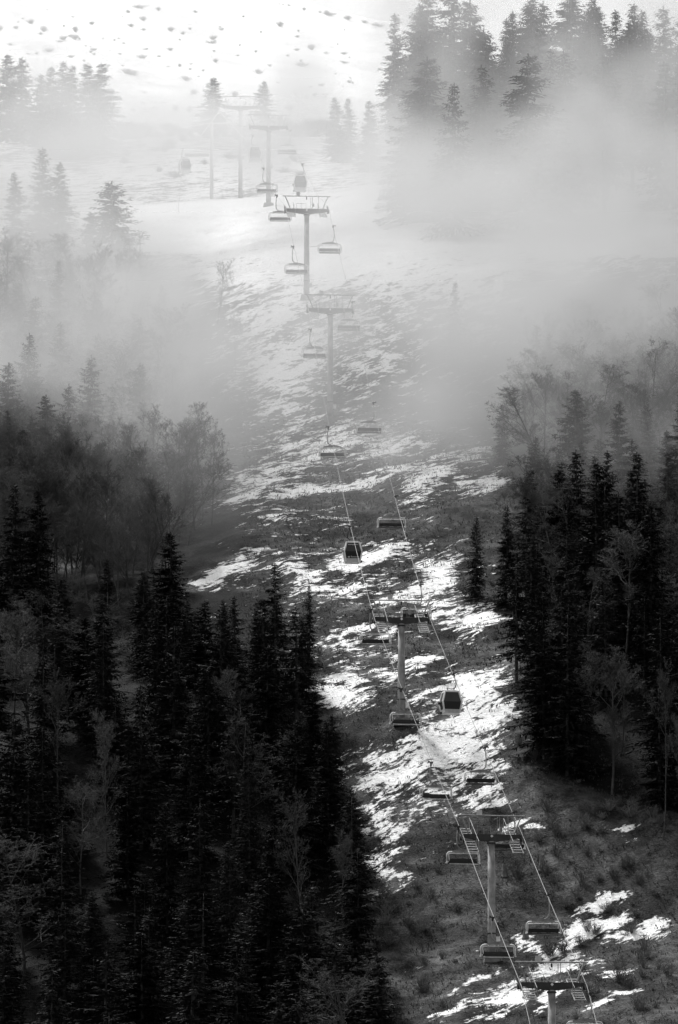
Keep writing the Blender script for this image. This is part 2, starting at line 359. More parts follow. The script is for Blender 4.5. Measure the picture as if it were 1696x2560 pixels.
# ------------------------------------------------------------------ lift towers
TOPW = 7.0
TOWERS = [  # arm centre px, py, depth, label
    (1380, 2463, 532, 'lowest grey lift tower, cut off by the bottom edge, dark crossarm above snow streaks'),
    (1229, 2092, 578, 'second grey lift tower from the bottom with a bare pole beside the brown gully'),
    (1004, 1549, 628, 'third lift tower from the bottom, standing in patchy snow between the dark woods'),
    (826, 775, 779, 'faint lift tower with its pole rising from thick mist, fourth from the bottom'),
    (767, 526, 824, 'pale lift tower against bright snow, fifth from the bottom'),
    (672, 318, 951, 'misty lift tower between the two conifers near the top, sixth from the bottom'),
    (602, 268, 1085, 'topmost lift tower, its beam showing between two small conifers')]
ROPE = []   # per tower: left and right rope points
def tower(i, px, py, D, label):
    a = W(px, py, D); gz = float(ground(a[0], a[1]))
    H = a[2]-gz
    nxt = TOWERS[min(i+1, len(TOWERS)-1)]; prv = TOWERS[max(i-1, 0)]
    p0 = W(prv[0], prv[1], prv[2]); p1 = W(nxt[0], nxt[1], nxt[2])
    d = p1-p0; yaw = math.atan2(-d[0], d[1]); pit = math.atan2(d[2], math.hypot(d[0], d[1]))
    t = empty('lift_tower', (a[0], a[1], gz-0.4), (0, 0, yaw)); tag(t, label, 'lift tower', 'towers of the ski lift')
    H += 0.4
    mb = MB(); mb.tube([(0, 0, 0), (0, 0, 2.6), (0, 0, H-0.5)], [.44, .42, .36], 20); 
    pole = mb.build('pole', M_STEEL, t, True)
    for zf, rf in ((2.85, .47), (H-.75, .46)):
        mb = MB(); mb.tube([(0, 0, zf), (0, 0, zf+.13)], rf, 20); mb.build('flange', M_DARKSTEEL, pole)
    mb = MB(); mb.box((0, 0, .35), (1.9, 1.9, .9), None, .82); mb.build('footing', M_CONCRETE, t)
    mb = MB(); mb.box((.62, -.1, 2.3), (.42, .35, .62)); mb.build('junction_box', M_PALESTEEL, pole)
    mb = MB()
    for sx in (-.2, .2): mb.tube([(sx, .55, .6), (sx, .55, H-.6)], .025, 4)
    k = .8
    while k < H-.7: mb.tube([(-.2, .55, k), (.2, .55, k)], .018, 4); k += .32
    mb.build('ladder', M_PALESTEEL, pole)
    # crossarm: a box beam, deeper in the middle
    mb = MB(); mb.prism([(-3.0, H-.12), (-.6, H-.5), (.6, H-.5), (3.0, H-.12), (3.0, H+.22), (-3.0, H+.22)], -.28, .28)
    arm = mb.build('crossarm', M_DARKSTEEL, t)
    mb = MB(); mb.box((0, -.3, H+.02), (.22, .05, .22), (0, R(45), 0)); mb.build('bolt_plate', M_PALESTEEL, arm)
    mb = MB(); mb.tube([(-3.5, 0, H+2.15), (3.5, 0, H+2.15)], .07, 8); beam = mb.build('top_beam', M_STEEL, t)
    mb = MB(); mb.box((-1.25, -.1, H+2.47), (.55, .12, .5)); mb.build('number_plate', M_GREYPAINT, beam)
    mb = MB(); mb.box((0, -.05, H+1.82), (.16, .16, .34)); mb.tube([(0, 0, H+2.0), (0, 0, H+2.12)], .03, 5); mb.build('signal_lamp', M_DARKSTEEL, beam)
    for s in (-1, 1):
        mb = MB(); mb.tube([(s*2.35, 0, H+.2), (s*2.85, 0, H+1.5), (s*3.15, 0, H+2.12)], .075, 6); mb.build('strut', M_STEEL, t)
    mb = MB()
    for x in (.62, .86, 1.75): mb.tube([(x, 0, H+.22), (x, 0, H+2.1)], .035, 5)
    mb.tube([(-1.5, -.2, H+.22), (-1.5, -.2, H+1.0), (-.1, -.2, H+1.0), (-.1, -.2, H+.22)], .03, 5); mb.tube([(-.8, -.2, H+.22), (-.8, -.2, H+1.0)], .025, 5)
    mb.box((.95, -.25, H+.75), (.3, .25, .45))
    mb.build('railing', M_STEEL, t)
    for s in (-1, 1):
        # sheave train along the rope, pitched like it
        e = empty('sheave_train', (s*3.12, 0, H+.05), (pit, 0, 0)); e.parent = t
        mb = MB(); mb.box((0, 0, .05), (.12, 3.6, .24)); mb.box((0, 0, -.2), (.3, .5, .5)); mb.build('rocker_beam', M_DARKSTEEL, e)
        mb = MB()
        for k in range(8):
            y = -1.65+k*.47
            mb.tube([(-.09, y, .2), (.09, y, .2)], .2, 12)
        mb.build('sheave', M_RUBBER, e)
        # stepped catwalk beside the sheaves
        e = empty('catwalk', (s*2.3, 0, H-.15), (0, 0, 0)); e.parent = t
        mb = MB(); tp = math.tan(pit)
        for k in range(-5, 5):
            y = k*.62+.3; mb.box((0, y, y*tp-.25), (1.0, .3, .07))
        mb.build('tread', M_PALESTEEL, e)
        mb = MB()
        for x in (-.52, .52):
            mb.tube([(x, -2.9, -2.9*tp-.3), (x, 2.9, 2.9*tp-.3)], .05, 4)
        x = -.52*s
        for y in (-2.8, -1.4, 1.4, 2.8): mb.tube([(x, y, y*tp-.3), (x, y, y*tp+.85)], .03, 4)
        mb.tube([(x, -2.8, -2.8*tp+.85), (x, 2.8, 2.8*tp+.85)], .03, 4)
        mb.build('handrail', M_STEEL, e)
    M = Matrix.Translation((a[0], a[1], gz-0.4)) @ Matrix.Rotation(yaw, 4, 'Z')
    dirv = Vector((0, math.cos(pit), math.sin(pit)))
    out = []
    for s in (-1, 1):
        c = Vector((s*3.12, 0, H+.05+.43))
        out.append([M @ (c-dirv*1.8), M @ c, M @ (c+dirv*1.8)])
    ROPE.append(out)
for i, tw in enumerate(TOWERS): tower(i, *tw)

def sag_pts(a, b, sag, n=24):
    return [a.lerp(b, k/n) - Vector((0, 0, 4*sag*(k/n)*(1-k/n))) for k in range(n+1)]
T0 = W(1590, 3250, 470); END = W(570, 292, 1215)
ropes = []
for s in (0, 1):
    off = Vector(((-3.12, 3.12)[s], 0, 0.4))
    P = sag_pts(Vector(T0)+off, ROPE[0][s][0], .6)
    for i in range(len(TOWERS)):
        P += [ROPE[i][s][1]]
        nx = ROPE[i+1][s][0] if i+1 < len(TOWERS) else Vector(END)+off
        L = (nx-ROPE[i][s][2]).length
        P += sag_pts(ROPE[i][s][2], nx, L*L/9000)
    ropes.append(P)
    mb = MB(); mb.tube(P, .029, 5)
    o = mb.build('haul_rope', M_ROPE)
    tag(o, ('pale steel haul rope on the gully side, carrying the chairs with open fronts',
            'pale steel haul rope on the snow field side, carrying chairs seen from behind')[s], 'rope', 'haul ropes of the ski lift')

def rope_at(s, py):
    """point and direction of rope s where it crosses photo row py"""
    P = ropes[s]; q = np.array([proj(np.array(p))[1] for p in P])
    for k in range(len(P)-1):
        if (q[k]-py)*(q[k+1]-py) <= 0 and q[k] != q[k+1]:
            t = (q[k]-py)/(q[k]-q[k+1]); return P[k].lerp(P[k+1], t), (P[k+1]-P[k]).normalized()
    return P[-1], Vector((0, 1, 0))

# ------------------------------------------------------------------ chairs and gondolas
def make_chair():
    r = empty('lift_chair')
    mb = MB(); mb.box((-.06, 0, .0), (.2, .7, .16)); mb.box((-.3, .0, .1), (.34, .12, .1), (0, R(25), 0)); mb.box((-.28, .3, .06), (.4, .08, .08), (0, R(-20), 0))
    mb.box((-.14, -.1, -.18), (.16, .2, .3)); mb.build('grip', M_DARKSTEEL, r)
    mb = MB(); pts_ = [(-.14, 0, -.2), (-.2, 0, -.6), (-.24, 0, -1.2), (-.22, 0, -1.75)] + [(.38-.6*math.cos(a), 0, -1.75-.6*math.sin(a)) for a in (R(20), R(45), R(65), R(85))] + [(.5, 0, -2.36)]
    mb.tube(pts_, .06, 8); mb.build('hanger', M_STEEL, r, True)
    cx = .4
    mb = MB(); mb.prism([(cx-1.15, -2.5), (cx-.2, -2.3), (cx+.2, -2.3), (cx+1.15, -2.5), (cx+1.15, -2.6), (cx-1.15, -2.6)], -.1, .1); mb.build('yoke', M_STEEL, r)
    def hoop(w, top, bot, rad, y0, y1):
        q = [(cx-w, y1, bot)] + [(cx-w, y0, top-rad)] + [(cx-w+rad-rad*math.cos(a), y0, top-rad+rad*math.sin(a)) for a in (R(30), R(60), R(90))]
        q += [(cx+w-rad+rad*math.sin(a), y0, top-rad+rad*math.cos(a)) for a in (R(0), R(30), R(60), R(90))] + [(cx+w, y1, bot)]
        return q
    mb = MB(); mb.tube(hoop(1.7, -2.6, -3.72, .36, 0, 0), .062, 8); mb.build('frame', M_PALESTEEL, r, True)
    mb = MB(); mb.tube(hoop(1.52, -2.78, -3.55, .12, -.12, -.5), .045, 6)
    for x in (-.95, 0, .95): mb.tube([(cx+x, 0, -2.56), (cx+x, -.12, -2.8)], .03, 5)
    mb.build('safety_bar', M_PALESTEEL, r, True)
    mb = MB(); mb.box((cx, .18, -3.5), (3.02, .1, .42), (R(-12), 0, 0)); mb.box((cx, .1, -3.62), (3.06, .05, .03))
    back = mb.build('backrest', M_SEAT, r)
    mb = MB(); mb.box((cx, -.12, -3.84), (3.06, .56, .1), (R(6), 0, 0)); seat = mb.build('seat', M_SEAT, r)
    mb = MB(); mb.tube([(cx-1.5, -.42, -3.88), (cx+1.5, -.42, -3.88)], .035, 5); mb.build('seat_edge', M_PALESTEEL, seat)
    mb = MB()
    for x in (-.95, 0, .95): mb.box((cx+x, .29, -3.74), (.5, .03, .05))
    mb.tube([(cx-1.5, .27, -3.9), (cx+1.5, .27, -3.9)], .03, 5); mb.build('back_rail', M_STEEL, back)
    for sx in (-1, 1):
        mb = MB(); mb.tube([(cx+sx*1.6, .2, -3.72), (cx+sx*1.6, -.45, -3.62)], .05, 6); mb.box((cx+sx*1.7, 0, -3.74), (.16, .3, .12)); mb.build('armrest', M_PALESTEEL, r)
    return r

def make_gondola():
    r = empty('gondola_cabin')
    mb = MB(); mb.box((-.05, 0, 0), (.2, .8, .18)); mb.box((-.3, 0, .12), (.36, .12, .1), (0, R(28), 0)); mb.box((-.16, 0, -.2), (.16, .22, .3)); mb.build('grip', M_DARKSTEEL, r)
    cx = .25
    mb = MB(); mb.tube([(-.16, 0, -.25), (-.3, 0, -.7), (-.38, 0, -1.1), (-.3, 0, -1.4), (-.1, 0, -1.58), (cx, 0, -1.62)], .06, 8)
    for x in (-.33, .33): mb.tube([(cx+x, 0, -1.95), (cx+x, 0, -1.5)], .045, 6)
    mb.tube([(cx-.45, 0, -1.6), (cx+.45, 0, -1.6)], .05, 6); mb.build('hanger', M_DARKSTEEL, r, True)
    T, B, Mz = -2.05, -4.35, -3.1                # roof, floor, waist
    hw = {T: .78, Mz: 1.08, B: .86}; hd = {T: .75, Mz: 1.0, B: .82}
    def wid(z, d): 
        k = d; return float(np.interp(z, [B, Mz, T], [k[B], k[Mz], k[T]]))
    def band(mb, z0, z1, grow=0.0):
        n = 4; pr = None
        zs_ = sorted({z0, z1} | ({Mz} if z0 < Mz < z1 else set()))
        rings = []
        for z in zs_:
            a = wid(z, hw)+grow; d = wid(z, hd)+grow; q = []
            for sx, sy, a0 in ((1, 1, 0), (-1, 1, 90), (-1, -1, 180), (1, -1, 270)):
                for k in range(4):
                    an = R(a0+k*30); rr = .14
                    q.append((cx+sx*(a-rr)+rr*math.cos(an), sy*(d-rr)+rr*math.sin(an), z))
            rings.append(q)
        m = len(rings[0])
        for ra, rb in zip(rings, rings[1:]):
            for k in range(m): mb.quad(ra[k], ra[(k+1) % m], rb[(k+1) % m], rb[k])
        mb.v += rings[0]; mb.f.append(tuple(range(len(mb.v)-m, len(mb.v)))[::-1]); mb.v += rings[-1]; mb.f.append(tuple(range(len(mb.v)-m, len(mb.v))))
    mb = MB(); band(mb, B, B+.42, .03); mb.build('lower_panel', M_GREYPAINT, r)
    mb = MB(); band(mb, T, T+.16, .05); mb.box((cx, 0, T+.2), (1.2, 1.1, .1)); mb.build('roof', M_WHITE, r)
    mb = MB(); band(mb, B+.42, T, -.02); mb.build('window', M_GLASS, r)
    for sx in (-1, 1):
        for sy in (-1, 1):
            mb = MB()
            q = [(cx+sx*(wid(z, hw)-.03), sy*(wid(z, hd)-.03), z) for z in (B+.05, (B+Mz)/2, Mz, (T+Mz)/2, T+.1)]
            mb.tube(q, .095, 6); mb.build('corner_post', M_WHITE, r)
    for sx in (-1, 1):
        mb = MB(); mb.box((cx+sx*(hw[Mz]+.0), -.9, Mz), (.2, .24, .24)); mb.build('bumper', M_RUBBER, r)
    mb = MB(); mb.box((cx+.98, -.4, B+.12), (.26, .4, .22)); mb.build('ski_holder', M_DARKSTEEL, r)
    mb = MB(); y = -(wid(B+.6, hd)+.02)
    mb.box((cx-.5, y, B+.58), (.24, .03, .16))
    for k, (hh, ww) in enumerate(((.2, .1), (.12, .1), (.12, .1), (.12, .1), (.12, .1), (.12, .1), (.12, .1), (.18, .05))):
        mb.box((cx-.22+k*.125, y, B+.52+hh/2), (ww*.75, .03, hh))
    mb.build('lettering', M_LETTER, r)
    mb = MB(); y = -(wid(T-.25, hd)+.01); mb.box((cx, y, T-.22), (1.2, .04, .05)); mb.box((cx, y-.02, T-.24), (.1, .05, .12)); mb.build('door_rail', M_PALESTEEL, r)
    return r

chair0 = make_chair(); gond0 = make_gondola()
KM = {**kid_map(chair0), **kid_map(gond0)}
used = set()
def hang(kind, s, gpy, label):
    p, d = rope_at(s, gpy)
    src = chair0 if kind == 'c' else gond0
    o = src if kind not in used else copy_tree(src, KM); used.add(kind)
    yaw = math.atan2(-d.x, d.y)
    o.location = p - Vector((0, 0, .05)); o.rotation_euler = (0, 0, yaw + (math.pi if s == 1 else 0))
    tag(o, label, 'chairlift chair' if kind == 'c' else 'gondola', 'chairs of the ski lift' if kind == 'c' else 'gondola cabins of the ski lift')
LC = [('c', 0, 2294, 'lowest open chair facing the viewer, hanging in front of the foot of the second tower'),
      ('c', 0, 2066, 'open chair facing the viewer, hanging beside the crossarm of the second lift tower'),
      ('c', 0, 1906, 'open chair facing the viewer at the lower edge of the long snow patch'),
      ('c', 0, 1722, 'open chair facing the viewer, hanging in front of the foot of the third tower'),
      ('c', 0, 1524, 'open chair facing the viewer, hanging beside the head of the third tower'),
      ('g', 0, 1316, 'white framed gondola with dark windows hanging over the snow above the third tower'),
      ('c', 0, 1067, 'chair hanging over patchy snow above the gondola, half faded in mist'),
      ('c', 0, 823, 'faint chair beside the pole of the fourth tower'),
      ('c', 0, 616, 'pale chair beside the pole of the fifth tower, on its gully side'),
      ('c', 0, 488, 'pale chair in front of the bright snow crest, next to the fifth tower head'),
      ('c', 0, 420, 'ghostly chair in front of the pole of the sixth tower'),
      ('g', 0, 338, 'misty pale gondola between the two topmost lift towers'),
      ('c', 1, 2484, 'chair at the bottom edge of the picture, only its hanger and rounded frame top showing'),
      ('c', 1, 2238, 'chair seen from behind above the big lower snow field'),
      ('c', 1, 2031, 'chair seen from behind, its seat hanging under the second tower crossarm'),
      ('c', 1, 1869, 'dark backed chair standing out against the bright long snow patch'),
      ('g', 1, 1685, 'gondola with grey lower panel hanging over bright snow below the third tower'),
      ('c', 1, 1462, 'chair hanging behind the head of the third tower'),
      ('c', 1, 1241, 'chair seen from behind above the gondola, against dark turf'),
      ('c', 1, 1007, 'barely visible chair in the mist below the fourth tower'),
      ('c', 1, 755, 'faint chair just below the fourth tower crossarm'),
      ('c', 1, 565, 'pale chair against white snow just below the fifth tower head'),
      ('g', 1, 410, 'pale gondola in the mist just above the fifth tower'),
      ('c', 1, 326, 'ghostly chair hanging at the sixth tower head')]
for a in LC: hang(*a)

# pale gantry of the upper station
def gantry():
    a = W(530, 308, 1080); gz = float(ground(a[0], a[1])); H = a[2]-gz
    t = empty('station_gantry', (a[0], a[1], gz-.3)); tag(t, 'pale steel gantry with a triangular frame at the upper lift station', 'gantry')
    H += .3
    mb = MB(); mb.tube([(0, 0, 0), (0, 0, H)], [.4, .3], 12); mb.build('post', M_WHITE, t)
    mb = MB(); mb.box((0, 0, H), (9.2, .3, .3)); mb.build('crossbeam', M_WHITE, t)
    mb = MB(); mb.tube([(-2.2, 0, H-2.6), (1.4, 0, H+2.4), (6.6, 0, H-3.4)], .12, 6); mb.build('triangle_frame', M_WHITE, t)
    mb = MB(); mb.box((-2.8, 0, H-6.2), (4.6, .6, .5)); mb.tube([(-5, 0, H-6.2), (-5, 0, H-4.8), (-.6, 0, H-4.8)], .06, 5); mb.build('platform', M_GREYPAINT, t)
gantry()
# the station's own gondola on its short ground rail
def parked_gondola(px, py, D, label):
    o = copy_tree(gond0, KM); p = W(px, py, D); o.location = p; o.rotation_euler = (0, 0, 0.2)
    tag(o, label, 'gondola', 'gondola cabins of the ski lift')
    return p
pg = parked_gondola(459, 372, 1010, 'small misty gondola hanging apart below the pale station gantry')
ga = Vector(W(472, 308, 1080)); gb = Vector(pg); gc = gb+(gb-ga)*0.9
gc.z = float(ground(gc.x, gc.y))-.1
mb = MB(); mb.tube([ga, gb.lerp(ga, .5)-Vector((0, 0, .3)), gb+Vector((0, 0, .04)), gc], .042, 5)
tag(mb.build('station_rope', M_ROPE), 'thin rope carrying the gondola that hangs apart below the station gantry', 'rope')

# ------------------------------------------------------------------ trees
def arr_mesh(name, V, Fq, m):
    me = bpy.data.meshes.new(name); k = Fq.shape[1]
    me.vertices.add(len(V)); me.vertices.foreach_set('co', np.asarray(V, np.float32).ravel())
    me.loops.add(Fq.size); me.loops.foreach_set('vertex_index', Fq.ravel().astype(np.int32))
    me.polygons.add(len(Fq)); me.polygons.foreach_set('loop_start', np.arange(0, Fq.size, k, dtype=np.int32))
    me.update(calc_edges=True); me.materials.append(m); return me

def spruce_mesh(seed, H=20.0, RAD=2.7, dens=1.0, low=0.06, ragged=0.25):
    rs = np.random.RandomState(seed); V = []
    z = H*low
    lean = rs.uniform(-.25, .25, 2)
    side = rs.uniform(0, 2*math.pi); lop = rs.uniform(0, .3)
    while z < H*0.985:
        t = z/H
        Lm = RAD*((1-t)**0.74)*(1.0 if t > .18 else .72+1.55*t) + .10
        n = max(4, int(round(rs.uniform(8, 11)*dens*(0.55+0.45*(1-t)))))
        for _ in range(n):
            az = rs.uniform(0, 2*math.pi)
            L = Lm*(1+ragged*rs.uniform(-1.3, .8))*(1+lop*math.cos(az-side))
            if rs.rand() < .10: L *= .5
            L = max(L, .18)
            el0 = np.interp(t, [0, .5, 1], [-.28, -.05, .55])+rs.uniform(-.15, .15)
            d = np.array([math.cos(az), math.sin(az)])
            perp = np.array([-d[1], d[0]])
            ns = max(2, int(L/.30)); zz = z+rs.uniform(-.12, .12)
            for k in range(ns+1):
                s = L*(0.12+0.88*k/ns)
                h = zz + s*math.sin(el0) - .10*s*s/max(L, .6) + .16*max(0, s/L-.7)*L
                P = np.array([d[0]*s+lean[0]*t, d[1]*s+lean[1]*t, h])
                tip = k/ns
                ln = (.95-.45*tip)*(0.55+0.45*min(1, L/1.6))*rs.uniform(.75, 1.25)
                for sd in (-1, 1):
                    dv = np.array([d[0]*.75+perp[0]*sd*.7, d[1]*.75+perp[1]*sd*.7, rs.uniform(-.55, .10)])
                    dv /= np.linalg.norm(dv)
                    sw = np.array([-dv[1], dv[0], rs.uniform(-.35, .35)]); sw *= .5*ln*.36/np.linalg.norm(sw)
                    V += [P, P+dv*ln*.45+sw, P+dv*ln, P+dv*ln*.45-sw]
                if rs.rand() < .55:      # hanging spray
                    dv = np.array([d[0]*.25+rs.uniform(-.3, .3), d[1]*.25+rs.uniform(-.3, .3), -1.0])
                    l2 = ln*rs.uniform(.5, .95); a = rs.uniform(0, math.pi); sw = np.array([math.cos(a), math.sin(a), 0])*l2*.2
                    V += [P, P+dv*l2*.5+sw, P+dv*l2, P+dv*l2*.5-sw]
        z += rs.uniform(.42, .70)*(0.7+0.55*(1-t))/dens**.3
    # leader
    for _ in range(10):
        a = rs.uniform(0, 6.28); P = np.array([lean[0], lean[1], H*.96+rs.uniform(0, H*.03)])
        dv = np.array([math.cos(a)*.12, math.sin(a)*.12, .30]); sw = np.array([-math.sin(a), math.cos(a), 0])*.05
        V += [P, P+dv*.5+sw, P+dv, P+dv*.5-sw]
    V = np.array(V); Fq = np.arange(len(V)).reshape(-1, 4)
    crown = arr_mesh('crown', V, Fq, M_NEEDLE)
    mb = MB(); mb.tube([(0, 0, -1.2), (0, 0, .6), (lean[0]*.5, lean[1]*.5, H*.5), (lean[0], lean[1], H*.985)], [.27, .22, .13, .02], 7)
    return crown, mb.mesh('trunk', M_BARK, True)

def bare_mesh(seed, H=18.0, spread=1.0, upright=.6, twm=None, bark=None, levels=4, first=.3, rmin=.012):
    rs = random.Random(seed); segs = [[], []]      # trunk and limbs / twigs
    def grow(p, d, L, r, lev):
        n = 4 if lev < 2 else 3
        q = [p.copy()]; dd = d.copy(); kidsp = []
        for k in range(n):
            dd = (dd + Vector((rs.gauss(0, .07+.07*lev), rs.gauss(0, .07+.07*lev), rs.gauss(.05*upright, .06+.05*lev)))).normalized()
            p = p + dd*(L/n); q.append(p.copy())
            kidsp.append((p.copy(), dd.copy(), (k+1)/n))
        rads = [max(rmin, r*(1-.75*i/n)) for i in range(n+1)]
        segs[0 if lev < 2 else 1].append((q, rads, 5 if lev < 2 else 3))
        if lev >= levels: return
        nb = (13, 8, 6, 5)[min(lev, 3)]
        for _ in range(nb):
            f = rs.uniform(first if lev == 0 else .2, 1.0)
            i = min(n-1, int(f*n)); a, b = q[i], q[i+1]; pp = a.lerp(b, f*n-i)
            an = rs.uniform(0, 2*math.pi); ax = dd.orthogonal().normalized(); ax.rotate(Matrix.Rotation(an, 3, dd).to_quaternion())
            base = (b-a).normalized(); ang = rs.uniform(.45, .95+.2*lev)*spread
            nd = (base*math.cos(ang)+ax*math.sin(ang)+Vector((0, 0, .25*upright))).normalized()
            ln = L*(.42 if lev == 0 else .56)*rs.uniform(.6, 1.15)*(1.15-.55*f)
            grow(pp, nd, ln, r*(.42 if lev == 0 else .5)*(1.1-.5*f), lev+1)
    grow(Vector((0, 0, -.8)), Vector((rs.uniform(-.06, .06), rs.uniform(-.06, .06), 1)).normalized(), H*.93, H*.0085, 0)
    out = []
    for nm, ss, m in (('trunk', segs[0], bark or M_PALEBARK), ('crown', segs[1], twm or M_TWIG)):
        mb = MB()
        for q, rd, sd in ss: mb.tube(q, rd, sd, cap=False)
        out.append(mb.mesh(nm, m, True))
    return out[1], out[0]

SPR = [spruce_mesh(10, 20, 4.1), spruce_mesh(11, 20, 3.5, ragged=.35), spruce_mesh(12, 20, 4.7, 1.1), spruce_mesh(13, 20, 4.0, .8, .16, .4),
       spruce_mesh(14, 20, 4.5, .95, .1, .3), spruce_mesh(15, 20, 3.7, 1.15), spruce_mesh(16, 20, 4.2, .7, .22, .45)]
BARE = [bare_mesh(31, 18, 1.0, .6, first=.2), bare_mesh(32, 18, .85, .9, first=.18), bare_mesh(33, 18, 1.15, .4), bare_mesh(34, 18, .75, 1.0, first=.4), bare_mesh(35, 18, 1.0, .5)]

TREES = []
class Spec: pass
def add_tree(kind, x, y, H, var, wk=1.0, area='', yaw=None, rs=random):
    z = float(ground(x, y))
    crown, trunk = (SPR if kind == 's' else BARE)[var]
    base = 20.0 if kind == 's' else 18.0
    o = empty('spruce_tree' if kind == 's' else 'bare_tree', (x, y, z-.15), (0, 0, rs.uniform(0, 6.28) if yaw is None else yaw))
    k = H/base; o.scale = (k*wk, k*wk, k)
    for nm, me in (('crown', crown), ('trunk', trunk)):
        c = bpy.data.objects.new(nm, me); COL.objects.link(c); c.parent = o
    sx, sy, D = proj((x, y, z+H))
    s = Spec(); s.o = o; s.kind = kind; s.px = float(sx); s.py = float(sy); s.D = float(D); s.area = area; s.H = H; s.x = x; s.y = y; s.label = None
    TREES.append(s); return s

def solve_tree(px, py, H, d0=480, d1=1300):
    """where a tree of height H must stand for its tip to be seen at (px, py)"""
    D = np.linspace(d0, d1, 1600); P = D[:, None]*(F + (px-848)/FPX*RX + (1280-py)/FPX*U)[None, :]
    h = P[:, 2]-ground(P[:, 0], P[:, 1], False)-H
    k = np.where((h[:-1] > 0) & (h[1:] <= 0))[0]
    k = k[0] if len(k) else int(np.argmin(np.abs(h)))
    return P[k]

